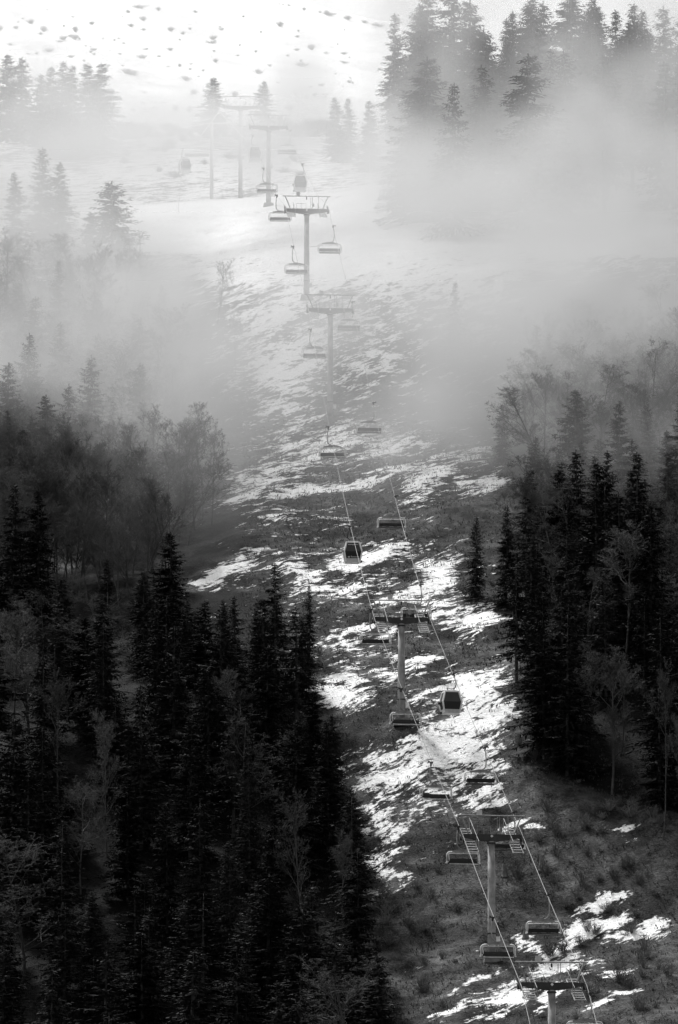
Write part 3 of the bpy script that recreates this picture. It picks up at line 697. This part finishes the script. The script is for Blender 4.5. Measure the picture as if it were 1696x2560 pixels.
rnd = random.Random(7)
HAND = [  # kind, tip px, tip py, height, width factor, variant, label
    ('s', 284, 447, 19, 1.9, 4, 'sharp edged conifer standing clear of the mist beside the bright snow slope'),
    ('s', 221, 524, 13, 1.5, 0, 'shorter conifer snuggled beside the sharp edged one, fading into mist'),
    ('s', 533, 190, 13, 1.8, 4, 'small broad conifer on the shrub line beside the topmost tower beam'),
    ('s', 657, 200, 13, 1.6, 0, 'small narrow conifer on the shrub line, behind the sixth tower'),
    ('s', 840, 238, 14, 1.3, 0, 'first of two touching conifers under the tall misty wood'),
    ('s', 868, 242, 14, 1.3, 1, 'second of two touching conifers under the tall misty wood'),
    ('s', 922, 248, 15, 1.3, 5, 'pale conifer at the foot of the tallest misty spruce'),
    ('s', 984, 28, 28.5, 1.15, 1, 'tall slender spruce at the sunlit end of the upper wood'),
    ('s', 1045, 5, 29.5, 1.15, 0, 'tall spruce second from the sunlit end of the upper wood'),
    ('s', 1068, -60, 31.5, 1.32, 2, 'towering dark grey spruce cut off by the top edge'),
    ('s', 1130, -70, 32.5, 1.38, 4, 'broad towering spruce beside the sky gap at the top edge'),
    ('s', 1182, -30, 29.5, 1.32, 2, 'broad misty spruce on the gap side of the towering pair'),
    ('s', 1262, 26, 25.5, 1.03, 1, 'slender spruce tip just past the sky gap in the upper wood'),
    ('s', 1284, 8, 26.5, 1.03, 5, 'twin spruce tip next to the sky gap in the upper wood'),
    ('s', 1322, -30, 28.5, 1.15, 0, 'spruce of the upper wood cut by the top edge, beyond the twin tips'),
    ('s', 1362, -10, 27.5, 1.15, 4, 'misty spruce with a leaning tip in the upper wood'),
    ('s', 1415, -30, 28.5, 1.26, 2, 'bulky misty spruce in the middle of the upper wood'),
    ('s', 1478, -8, 26.5, 1.15, 0, 'pale spruce with spread tip in the upper wood'),
    ('s', 1538, 16, 24.5, 1.09, 1, 'pale spruce tip towards the foggy end of the upper wood'),
    ('s', 1572, 32, 22.5, 1.03, 5, 'small pale spruce tip low in the foggy end of the upper wood'),
    ('s', 1602, 12, 24.5, 1.15, 0, 'very pale spruce near the foggy end of the upper wood'),
    ('s', 1660, 2, 25.5, 1.15, 4, 'faintest spruce at the foggy end of the upper wood'),
    ('s', 18, 130, 20, 1.35, 2, 'hazy spruce at the picture edge of the small upper grove'),
    ('s', 58, 138, 20, 1.35, 4, 'hazy spruce with bare top in the small upper grove'),
    ('s', 98, 180, 17, 1.35, 0, 'lower hazy spruce in the middle of the small upper grove'),
    ('s', 126, 162, 20, 1.35, 5, 'hazy spruce with blunt tip in the small upper grove'),
    ('s', 155, 150, 20, 1.35, 1, 'slim hazy spruce of the small upper grove'),
    ('s', 184, 160, 20, 1.35, 0, 'hazy spruce beside the slim one in the small upper grove'),
    ('s', 222, 152, 20, 1.35, 4, 'darker hazy spruce near the snow side of the upper grove'),
    ('s', 250, 154, 20, 1.35, 2, 'outermost hazy spruce of the upper grove, against snow'),
    ('s', 105, 365, 19, 1.1, 4, 'ghostly broad spruce under the small upper grove'),
    ('s', 150, 405, 17, 1.2, 2, 'ghostly spruce beside the broad one under the upper grove'),
    ('s', 40, 420, 18, 1.1, 0, 'ghostly spruce at the picture edge under the upper grove'),
    ('s', 70, 832, 19, 1.0, 0, 'spruce fading out of the mist over the bare wood'),
    ('s', 150, 640, 17, 1.0, 1, 'almost vanished spruce in the mist below the sharp edged conifer'),
    ('s', 148, 800, 18, 1.1, 5, 'misty spruce behind the bare wood'),
    ('s', 226, 885, 19, 1.1, 4, 'misty spruce with feathery boughs over the bare wood'),
    ('s', 20, 905, 18, 1.2, 2, 'dim spruce at the picture edge over the bare wood'),
    ('s', 402, 712, 10, 1.2, 0, 'leaning shadow of a spruce at the edge of the bright slope'),
    ('b', 543, 655, 9, 1.0, 1, 'lone faint bare tree on the bright misty slope'),
    ('b', 590, 800, 8, 1.0, 3, 'thin bare tree in the mist under the lone one'),
    ('s', 1136, 703, 13, .9, 1, 'lone misty spruce on the slope under the upper wood'),
    ('s', 1345, 805, 14, 1.3, 3, 'vanishing spruce with drooping boughs in the misty bank'),
    ('s', 1378, 830, 13, 1.2, 0, 'vanishing spruce behind the drooping one in the misty bank'),
    ('b', 1500, 918, 14, 1.15, 2, 'round crowned dark bare tree in the mist'),
    ('b', 1612, 828, 17, 1.0, 0, 'taller bare tree rising behind the round crowned one'),
    ('b', 1690, 850, 15, 1.0, 4, 'bare tree at the picture edge in the misty bank'),
    ('b', 1420, 985, 11, .8, 3, 'slim bare tree beside the round crowned one'),
    ('b', 1560, 985, 13, 1.0, 1, 'bare tree behind the round crowned one, deeper in the haze'),
    ('s', 1255, 1010, 8, 1.0, 5, 'small faint spruce on the streaked slope'),
    ('s', 1190, 1287, 10, .95, 0, 'dark pointed spruce in front of a snow patch at the edge of the clearing'),
    ('s', 1266, 1262, 12.5, 1.0, 5, 'dark spruce second from the clearing, with snow showing behind'),
    ('s', 1395, 1165, 15, 1.2, 2, 'large dark spruce rising over the bank wood into haze'),
    ('s', 1345, 1240, 13, 1.0, 4, 'dark spruce leaning on the large one in the bank wood'),
    ('s', 430, 1322, 13, 1.3, 2, 'dark broad conifer in front of the snow glade'),
    ('s', 690, 1402, 14.5, 1.1, 3, 'dark open branched spruce beside the clearing, between glade and third tower'),
    ('s', 775, 1462, 9.5, .9, 1, 'narrow dark spruce touching the clearing'),
    ('s', 590, 1480, 12, 1.0, 0, 'dark spruce below the snow glade'),
    ('s', 113, 1575, 17, 1.0, 1, 'slender spruce with pale bough tips standing out of the black wood'),
    ('s', 262, 1570, 15, 1.05, 0, 'dim spruce behind the slender pale tipped one'),
    ('s', 395, 1520, 15, .95, 5, 'straight spruce at the middle of the dark wood'),
    ('s', 355, 1710, 18, 1.1, 4, 'large spruce with layered boughs in the dark wood'),
    ('s', 738, 1785, 17, 1.05, 2, 'large spruce beside the clearing with lit boughs'),
    ('s', 625, 1870, 15, 1.0, 0, 'spruce in front of the pale brush in the dark wood'),
    ('s', 665, 1600, 16, 1.2, 2, 'bulky spruce behind the pale brush by the clearing'),
    ('s', 585, 1700, 17, 1.1, 6, 'thin crowned spruce amid the pale brush'),
    ('b', 150, 1705, 14, 1.0, 3, 'pale bare tree in front of the slender tipped spruce'),
    ('b', 270, 1790, 15, .8, 1, 'pale bare tree with upswept limbs in the dark wood'),
    ('b', 590, 1770, 14, 1.2, 0, 'pale bushy bare tree by the clearing edge of the dark wood'),
    ('b', 650, 1660, 12, 1.2, 4, 'pale wide bare tree behind the bushy one'),
    ('b', 765, 1995, 15, .8, 1, 'tall narrow bare birch at the edge of the black wood'),
    ('b', 868, 2105, 13, .8, 3, 'bare birch by the gully at the edge of the black wood'),
    ('b', 205, 1950, 12, 1.1, 2, 'pale bare tree low in the dark wood'),
    ('s', 500, 2000, 15, 1.1, 4, 'spruce with drooping tips above the blackest part of the wood'),
    ('s', 420, 1985, 14, 1.0, 0, 'spruce beside the drooping tipped one'),
    ('s', 615, 2370, 13, 1.0, 5, 'young spruce with faintly lit tip low in the black wood'),
]
for kind, px, py, H, wk, var, label in HAND:
    p = solve_tree(px, py, H)
    s = add_tree(kind, p[0], p[1], H, var, wk, 'hand', rs=rnd); s.label = label

def fill(area, n, pxr, Dr, kind, Hr, sep, seed, keep=lambda px, py, D: True, wk=(.9, 1.25), bare=0.0, skyline=None):
    rs = random.Random(seed)
    for _ in range(n):
        best = None
        for c in range(26):                       # of many spots keep the one farthest from its neighbours
            D = rs.uniform(*Dr); px = rs.uniform(*pxr); y = D/cp*0.99
            x = D*(px-848)/FPX; z = float(ground(x, y)); bx, by, dd = proj((x, y, z))
            if not keep(bx, by, dd): continue
            d = min([(s.x-x)**2+(s.y-y)**2*.5 for s in TREES if abs(s.y-y) < 25] or [999])
            if d > sep*sep*.4 and (best is None or d > best[0]): best = (d, x, y)
        if best is None: continue
        k = 'b' if rs.random() < bare else kind
        H = rs.uniform(*Hr)
        if skyline:                              # keep the glade behind the wood open
            for _q in range(12):
                tx, ty, _d = proj((best[1], best[2], float(ground(best[1], best[2]))+H))
                if ty >= skyline(tx) or H < 5: break
                H *= .88
            if H < 5: continue
        add_tree(k, best[1], best[2], H if k == 's' else H*.85, rs.randrange(len(SPR if k == 's' else BARE)), rs.uniform(*wk), area, rs=rs)

fill('lower wood', 146, (-40, 960), (488, 665), 's', (8, 18.5), 3.9, 1, lambda px, py, D: px < left_edge(py)-10, wk=(1.05, 1.75), bare=.15, skyline=lambda px: np.interp(px, [0, 310, 400, 450, 740, 790, 850, 900, 950], [1370, 1390, 1440, 1485, 1490, 1600, 1820, 2050, 2350]))
fill('bare wood', 120, (-60, 560), (655, 750), 'b', (12, 18), 2.2, 2, lambda px, py, D: 1290 < py < 1520 and px < np.interp(py, [1290, 1400, 1520], [560, 430, 420]))
fill('bare wood', 62, (-50, 500), (735, 805), 'b', (12, 18), 2.4, 6, lambda px, py, D: px < 470-(D-735)*1.2, wk=(1.0, 1.5))
fill('bare wood', 26, (-50, 470), (668, 800), 's', (11, 17), 2.4, 8, lambda px, py, D: px < 440-(D-668)*.6, wk=(1.0, 1.4))
fill('right bank', 66, (1270, 1760), (594, 690), 's', (10, 19), 3.4, 3, lambda px, py, D: px > right_edge(py)-(py < 1450)*0, wk=(.95, 1.45), bare=.3)
fill('haze bank', 70, (1290, 1740), (672, 765), 'b', (11, 16), 2.4, 4, lambda px, py, D: px > 1320, wk=(1.0, 1.5), bare=.9)
fill('upper wood', 42, (985, 1780), (840, 975), 's', (20, 29), 3.0, 5, lambda px, py, D: px > 1010+max(0, 900-D)*2.5, wk=(1.1, 1.5))

# label the rest by where they show
def ordinal(n):
    return {1: 'first', 2: 'second', 3: 'third', 4: 'fourth', 5: 'fifth', 6: 'sixth', 7: 'seventh', 8: 'eighth', 9: 'ninth', 10: 'tenth', 11: 'eleventh', 12: 'twelfth'}.get(n, '%d%s' % (n, 'th'))
GR = {'lower wood': 'trees of the dark lower wood', 'bare wood': 'bare trees of the hazy wood', 'right bank': 'trees of the dark bank wood', 'haze bank': 'bare trees in the hazy bank', 'upper wood': 'spruces of the misty upper wood', 'hand': None}
BANDS = [(1560, 'level with the snow glade'), (1780, 'level with the lower gondola'), (2000, 'level with the long snow patch'), (2200, 'level with the second tower head'), (2420, 'level with the second tower foot'), (9999, 'by the bottom edge')]
for area in ('lower wood', 'bare wood', 'right bank', 'haze bank', 'upper wood'):
    for kind in 'sb':
        ss = [s for s in TREES if s.area == area and s.kind == kind]
        if area == 'lower wood':
            bands = {}
            for s in ss:
                for lim, txt in BANDS:
                    if s.py < lim: bands.setdefault(txt, []).append(s); break
        else: bands = {'': ss}
        for txt, q in bands.items():
            q.sort(key=lambda s: s.px)
            for i, s in enumerate(q):
                nm = {'lower wood': ('dark spruce', 'bare tree'), 'bare wood': ('spruce', 'bare tree'), 'right bank': ('black spruce', 'bare tree'), 'haze bank': ('spruce', 'leafless tree'), 'upper wood': ('ghostly spruce', 'bare tree')}[area][kind == 'b']
                where = {'lower wood': 'in the dark wood ' + txt, 'bare wood': 'in the hazy bare wood', 'right bank': 'in the dark wood by the bright snow patch', 'haze bank': 'in the haze above the dark bank wood', 'upper wood': 'inside the misty upper wood'}[area]
                s.label = '%s %s, %s from the left' % (nm, where, ordinal(i+1))
for s in TREES:
    tag(s.o, s.label, 'conifer' if s.kind == 's' else 'bare tree', GR[s.area] or ('single spruces' if s.kind == 's' else 'single bare trees'))

# ------------------------------------------------------------------ bushes
def bush_mesh(seed, H=2.6, rad=1.2, n=46, m=M_BUSH):
    rs = random.Random(seed); mb = MB()
    for _ in range(n):          # stems fan out of the root and fork twice
        a = rs.uniform(0, 6.283); tl = rs.uniform(.1, 1.0); d = Vector((math.cos(a)*tl*rad, math.sin(a)*tl*rad, H*rs.uniform(.6, 1.0)*(1-.35*tl)))
        p0 = Vector((math.cos(a)*.15*tl, math.sin(a)*.15*tl, -.2)); p1 = p0.lerp(d, .5)+Vector((rs.gauss(0, .1), rs.gauss(0, .1), .1))
        mb.tube([p0, p1, d], [.035, .03, .016], 3, False)
        for _ in range(6):
            q = p1.lerp(d, rs.uniform(-.5, 1.0)); e = q+Vector((rs.gauss(0, .3), rs.gauss(0, .3), rs.uniform(.05, .6)))
            mb.tube([q, e], [.022, .012], 3, False)
    return mb.mesh('bush', m)
bush_me = [bush_mesh(50+i, (1.6, 2.6, 2.0, 2.9, 1.3)[i], (1.9, 1.2, 1.6, .9, 2.4)[i], (60, 44, 54, 40, 60)[i]) for i in range(5)]
haze_bush_me = [bush_mesh(70+i, (1.0, 1.5, 1.2, 1.8)[i], (1.9, 1.2, 1.6, 1.0)[i], 34, M_HAZE_TWIG) for i in range(4)]
scrub_me = [bush_mesh(60+i, 2.4, 1.5, 26, M_SCRUB) for i in range(3)]
def bush(p, k, label, group, wk=1.0, i=0, ms=None):
    o = bpy.data.objects.new('bush', (ms or bush_me)[i % len(ms or bush_me)]); COL.objects.link(o); o.location = p
    o.rotation_euler = (0, 0, rnd.uniform(0, 6.28)); o.scale = (k*wk, k*wk, k); tag(o, label, 'bush', group)
FARB = [(182, 37), (230, 55), (358, 45), (396, 20), (358, 70), (458, 80), (550, 62), (215, 110), (120, 123), (187, 92), (258, 90), (286, 96), (232, 120), (275, 122), (178, 138), (210, 148), (365, 118), (426, 120), (397, 136), (450, 95), (454, 78), (428, 72), (534, 93), (535, 123), (594, 134), (640, 125), (743, 120), (780, 118), (816, 128), (753, 148), (647, 178), (450, 160), (478, 155), (452, 176), (476, 168), (508, 172), (496, 186), (270, 160), (306, 160), (320, 178), (372, 202), (360, 227), (330, 214), (328, 238), (410, 252), (384, 265), (356, 252), (440, 270), (455, 272), (332, 270), (876, 190), (872, 198), (695, 202), (804, 210), (790, 232), (724, 272), (100, 80), (40, 66), (45, 50), (110, 72), (70, 130), (25, 122), (600, 108), (700, 60), (350, 14), (485, 230), (845, 105), (720, 135), (148, 100), (160, 60), (300, 130), (540, 150), (600, 220), (840, 180)]
FARB += [(700+q*13+rnd.uniform(-5, 5), 1+q*13*.222+rnd.uniform(0, 5)) for q in (0, 1, 2, 5, 8, 9, 10, 13, 16, 17, 19)]
FARB += [(rnd.uniform(0, 900), 10+rnd.random()**.8*270) for _ in range(70)]
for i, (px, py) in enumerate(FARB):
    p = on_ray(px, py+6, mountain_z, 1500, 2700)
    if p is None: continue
    bush(p, rnd.choice((.35, .5, .6, .8, 1.0, 1.5)), 'small grey bush dotted on the white far slope', 'bushes on the far snow slope', rnd.uniform(.9, 1.5), i, haze_bush_me)
for i in range(95):
    px = rnd.uniform(280, 840); D = rnd.uniform(1225, 1262)
    x = D*(px-848)/FPX; y = D/cp*.985
    bush((x, y, float(ground(x, y))-.2), rnd.uniform(.8, 1.5), 'leafless bush in the hedge like shrub line along the upper crest', 'bushes of the upper shrub line', rnd.uniform(.9, 1.5), i)
for i in range(34):
    px = rnd.uniform(290, 760); D = rnd.uniform(1100, 1215)
    x = D*(px-848)/FPX; y = D/cp*.985
    bush((x, y, float(ground(x, y))-.2), rnd.uniform(.5, 1.0), 'grey leafless bush on the snow between the crest and the shrub line', 'bushes under the upper shrub line', rnd.uniform(1.0, 1.7), i)
NEARB = [(rnd.uniform(1280, 1700), rnd.uniform(1950, 2560)) for _ in range(60)] + [(rnd.uniform(900, 1150), rnd.uniform(2120, 2560)) for _ in range(24)] + [(1600, 2200), (1640, 2240), (1560, 2170), (1500, 2130), (1440, 2110), (1390, 2140), (1590, 2290), (1660, 2330), (1610, 2420), (1670, 2440), (1560, 2460), (1640, 2520), (1450, 2020), (1520, 2010), (1580, 2040), (1650, 2060), (1340, 1900), (1300, 1860), (1380, 1950), (830, 1840), (860, 1900), (900, 2330), (930, 2420), (960, 2500), (880, 2260), (1000, 2560), (800, 1640), (1240, 1600), (1000, 2400), (1060, 2470)]
for i, (px, py) in enumerate(NEARB):
    p = on_ray(px, py, ground, 480, 800)
    if p is None: continue
    side = 'brown bank beside the lower snow field' if px > 1280 else 'dark gully edge beside the lower wood'
    bush((p[0], p[1], p[2]-.1), rnd.uniform(.25, .85), 'leafless scrub bush on the ' + side, 'scrub on the ' + side, rnd.uniform(.9, 1.3), i, scrub_me)

# pale birches on the right bank
for px, py, H, label in ((1655, 1700, 17, 'tall pale birch trunk leaning at the picture edge over the bank'), (1693, 1800, 14, 'pale birch at the very edge of the picture, past the leaning one'), (1530, 1760, 9, 'short thin pale birch at the foot of the black bank wood'), (1400, 1560, 12, 'thin pale birch inside the black bank wood')):
    p = solve_tree(px, py, H); s = add_tree('b', p[0], p[1], H, 3, .55, 'birch', rs=rnd); tag(s.o, label, 'bare tree', 'birches on the bank')

# stumps
def stump(px, py, h, label):
    p = on_ray(px, py, ground, 480, 800)
    mb = MB(); q = [(0, 0, -.2), (0, 0, 0.1), (.03, 0, h*.6), (.05, .02, h)]
    mb.tube(q, [.5, .34, .26, .24], 9)
    for a in range(5): mb.tube([(0, 0, .25), (math.cos(a*1.3)*.5, math.sin(a*1.3)*.5, -.15)], [.16, .06], 5)
    o = mb.build('tree_stump', M_STUMP); o.location = p; tag(o, label, 'stump')
stump(1355, 2175, 1.5, 'pale upright stump on the bank beside the second tower')
stump(1262, 2190, 1.2, 'broken pale stump just beside the pole of the second tower')
stump(1315, 2345, .9, 'low stump at the upper edge of the lower snow field')

# ------------------------------------------------------------------ grass (nobody could count it)
def grass():
    rs = np.random.RandomState(3); n = 18000
    px = rs.uniform(600, 1740, n*3); D = 500+rs.rand(n*3)**.8*270
    x = D*(px-848)/FPX; y = D/cp*.99; z = ground(x, y)
    P = np.stack([x, y, z], 1); sx, sy, _ = proj(P)
    c = snow_cover(sx, sy); keep = (sy > 1050) & (sy < 2750) & (rs.rand(len(sx)) > np.clip((c-.45)*2.2, 0, .93))
    P = P[keep][:n]; m = len(P); V = np.zeros((m*4*3, 3)); 
    cl = vnoise(P[:, 0]/2.3, P[:, 1]/2.3, 21)+.5
    for b in range(4):
        a = rs.uniform(0, 2*math.pi, m); h = rs.uniform(.12, .34, m)*(0.5+1.0*cl); le = rs.normal(0, .28, (m, 2)); wd = rs.uniform(.03, .075, m)
        base = P + np.stack([rs.normal(0, .15, m), rs.normal(0, .15, m), np.full(m, -.05)], 1)
        dx = np.stack([np.cos(a)*wd, np.sin(a)*wd, np.zeros(m)], 1)
        tip = base + np.stack([le[:, 0]*h*1.3, le[:, 1]*h*1.3-.15, h], 1)
        V[b*3::12] = base-dx; V[b*3+1::12] = base+dx; V[b*3+2::12] = tip
    me = arr_mesh('grass', V, np.arange(len(V)).reshape(-1, 3), M_GRASS)
    o = bpy.data.objects.new('grass', me); COL.objects.link(o); tag(o, kind='stuff')
grass()

# ------------------------------------------------------------------ mist drifting over the slope (real, lit volume)
def hill_h(y): return float(np.interp(y, YY, PZ))
FOG = [  # centre px, py, depth, radius across, along, up, extinction per metre
    (770, 940, 735, 24, 36, 12, .0090), (430, 790, 785, 16, 40, 14, .0280), (80, 790, 810, 22, 40, 14, .0270), (230, 880, 770, 18, 26, 7, .0100), (250, 1130, 690, 22, 20, 7, .0012), (540, 1160, 712, 12, 22, 9, .0075), (470, 980, 745, 12, 25, 9, .0080),
    (1330, 840, 780, 22, 36, 17, .0250), (1130, 880, 740, 15, 30, 13, .0150), (1610, 1130, 692, 12, 14, 5, .0150), (1440, 1180, 690, 9, 12, 4, .0110), (1650, 720, 780, 18, 35, 15, .0190),
    (1130, 620, 825, 17, 45, 17, .0120), (1520, 520, 830, 26, 50, 18, .0200), (820, 660, 850, 26, 40, 8, .0030), (1360, 320, 865, 30, 24, 18, .0120), (1080, 360, 880, 18, 26, 12, .0120), (1600, 200, 865, 20, 26, 20, .0130), (1180, 90, 890, 18, 24, 16, .0120), (1560, 40, 900, 22, 24, 14, .0120),
    (60, 650, 800, 16, 36, 13, .0180), (20, 450, 900, 18, 40, 14, .0170), (120, 310, 960, 18, 34, 11, .0130), (110, 230, 1110, 24, 36, 13, .0085), (900, 420, 940, 12, 30, 8, .0090), (655, 345, 900, 17, 26, 7, .0520), (560, 350, 1010, 28, 26, 6, .0230), (740, 560, 800, 11, 22, 8, .0060), (480, 330, 1060, 20, 30, 6, .0120), (500, 120, 1400, 160, 60, 60, .0070), (1400, 60, 1300, 80, 60, 50, .0040), (560, 560, 880, 16, 26, 6, .0030),
]
def fog():
    lo = Vector((-130, 610, 70)); hi = Vector((130, 1460, 470))
    me = bpy.data.meshes.new('fog_bank')
    mb = MB(); mb.box((lo+hi)/2, hi-lo); me.from_pydata(mb.v, [], mb.f)
    o = bpy.data.objects.new('fog_bank', me); COL.objects.link(o); tag(o, kind='stuff')
    m = bpy.data.materials.new('mist'); m.use_nodes = True; t = m.node_tree; t.nodes.clear()
    out = t.nodes.new('ShaderNodeOutputMaterial'); pv = t.nodes.new('ShaderNodeVolumePrincipled')
    pv.inputs['Color'].default_value = (.66, .66, .66, 1); pv.inputs['Density'].default_value = 1.0; pv.inputs['Anisotropy'].default_value = 0.0
    t.links.new(pv.outputs[0], out.inputs['Volume']); me.materials.append(m)
    g = bpy.data.node_groups.new('mist_density', 'GeometryNodeTree')
    g.interface.new_socket('Geometry', in_out='INPUT', socket_type='NodeSocketGeometry'); g.interface.new_socket('Geometry', in_out='OUTPUT', socket_type='NodeSocketGeometry')
    N = g.nodes; L = g.links
    go = N.new('NodeGroupOutput'); vc = N.new('GeometryNodeVolumeCube'); sm = N.new('GeometryNodeSetMaterial'); sm.inputs['Material'].default_value = m
    pos = N.new('GeometryNodeInputPosition').outputs[0]
    def vm(op, a, b):
        n = N.new('ShaderNodeVectorMath'); n.operation = op
        for k, q in enumerate((a, b)):
            if isinstance(q, tuple): n.inputs[k].default_value = q
            else: L.new(q, n.inputs[k])
        return n.outputs['Value'] if op == 'DOT_PRODUCT' else n.outputs['Vector']
    def ma(op, a, b=0.0):
        n = N.new('ShaderNodeMath'); n.operation = op
        for k, q in enumerate((a, b)):
            if isinstance(q, (int, float)): n.inputs[k].default_value = q
            else: L.new(q, n.inputs[k])
        return n.outputs[0]
    def noise(scale, detail, vec):
        n = N.new('ShaderNodeTexNoise'); n.inputs['Scale'].default_value = scale; n.inputs['Detail'].default_value = detail; n.inputs['Roughness'].default_value = .55
        L.new(vec, n.inputs['Vector']); return n
    warp = noise(.03, 3, pos)
    wv = vm('MULTIPLY', vm('SUBTRACT', warp.outputs['Color'], (.5, .5, .5)), (40., 40., 15.))
    P = vm('ADD', pos, wv)
    tot = None
    for (px, py, D, rx, ry, rz, a) in FOG:
        c = W(px, py, D); q = vm('SUBTRACT', P, (float(c[0]), float(c[1]), float(c[2])))
        # banks lie along the slope: shear z by the hill's gradient
        sx = N.new('ShaderNodeSeparateXYZ'); L.new(q, sx.inputs[0])
        zz = ma('SUBTRACT', sx.outputs[2], ma('MULTIPLY', sx.outputs[1], 0.40))
        cb = N.new('ShaderNodeCombineXYZ'); L.new(sx.outputs[0], cb.inputs[0]); L.new(sx.outputs[1], cb.inputs[1]); L.new(zz, cb.inputs[2])
        q = vm('MULTIPLY', cb.outputs[0], (1/rx, 1/ry, 1/rz))
        e = ma('MULTIPLY', ma('EXPONENT', ma('MULTIPLY', vm('DOT_PRODUCT', q, q), -1.0)), a)
        tot = e if tot is None else ma('ADD', tot, e)
    s3 = N.new('ShaderNodeSeparateXYZ'); L.new(P, s3.inputs[0])          # wisps stretch up the slope
    c3 = N.new('ShaderNodeCombineXYZ'); L.new(s3.outputs[0], c3.inputs[0]); L.new(ma('MULTIPLY', s3.outputs[1], .22), c3.inputs[1])
    L.new(ma('SUBTRACT', s3.outputs[2], ma('MULTIPLY', s3.outputs[1], .40)), c3.inputs[2])
    fine = noise(.060, 5, c3.outputs[0]).outputs['Fac']
    mrn = N.new('ShaderNodeMapRange'); mrn.inputs['From Min'].default_value = .36; mrn.inputs['From Max'].default_value = .66; mrn.inputs['To Min'].default_value = .02; mrn.inputs['To Max'].default_value = 2.1
    L.new(fine, mrn.inputs['Value'])
    m2 = N.new('ShaderNodeMapRange'); m2.inputs['From Min'].default_value = .35; m2.inputs['From Max'].default_value = .65; m2.inputs['To Min'].default_value = .45; m2.inputs['To Max'].default_value = 1.55
    L.new(noise(.13, 3, c3.outputs[0]).outputs['Fac'], m2.inputs['Value'])
    dens = ma('MULTIPLY', tot, ma('MULTIPLY', mrn.outputs[0], m2.outputs[0]))
    dens = ma('MAXIMUM', ma('SUBTRACT', dens, .0004), 0.0)
    L.new(dens, vc.inputs['Density']); vc.inputs['Min'].default_value = lo; vc.inputs['Max'].default_value = hi
    V = 3.2; d = hi-lo
    vc.inputs['Resolution X'].default_value = int(d.x/V); vc.inputs['Resolution Y'].default_value = int(d.y/V/1.5); vc.inputs['Resolution Z'].default_value = int(d.z/V)
    L.new(vc.outputs[0], sm.inputs[0]); L.new(sm.outputs[0], go.inputs[0])
    md = o.modifiers.new('mist', 'NODES'); md.node_group = g
fog()
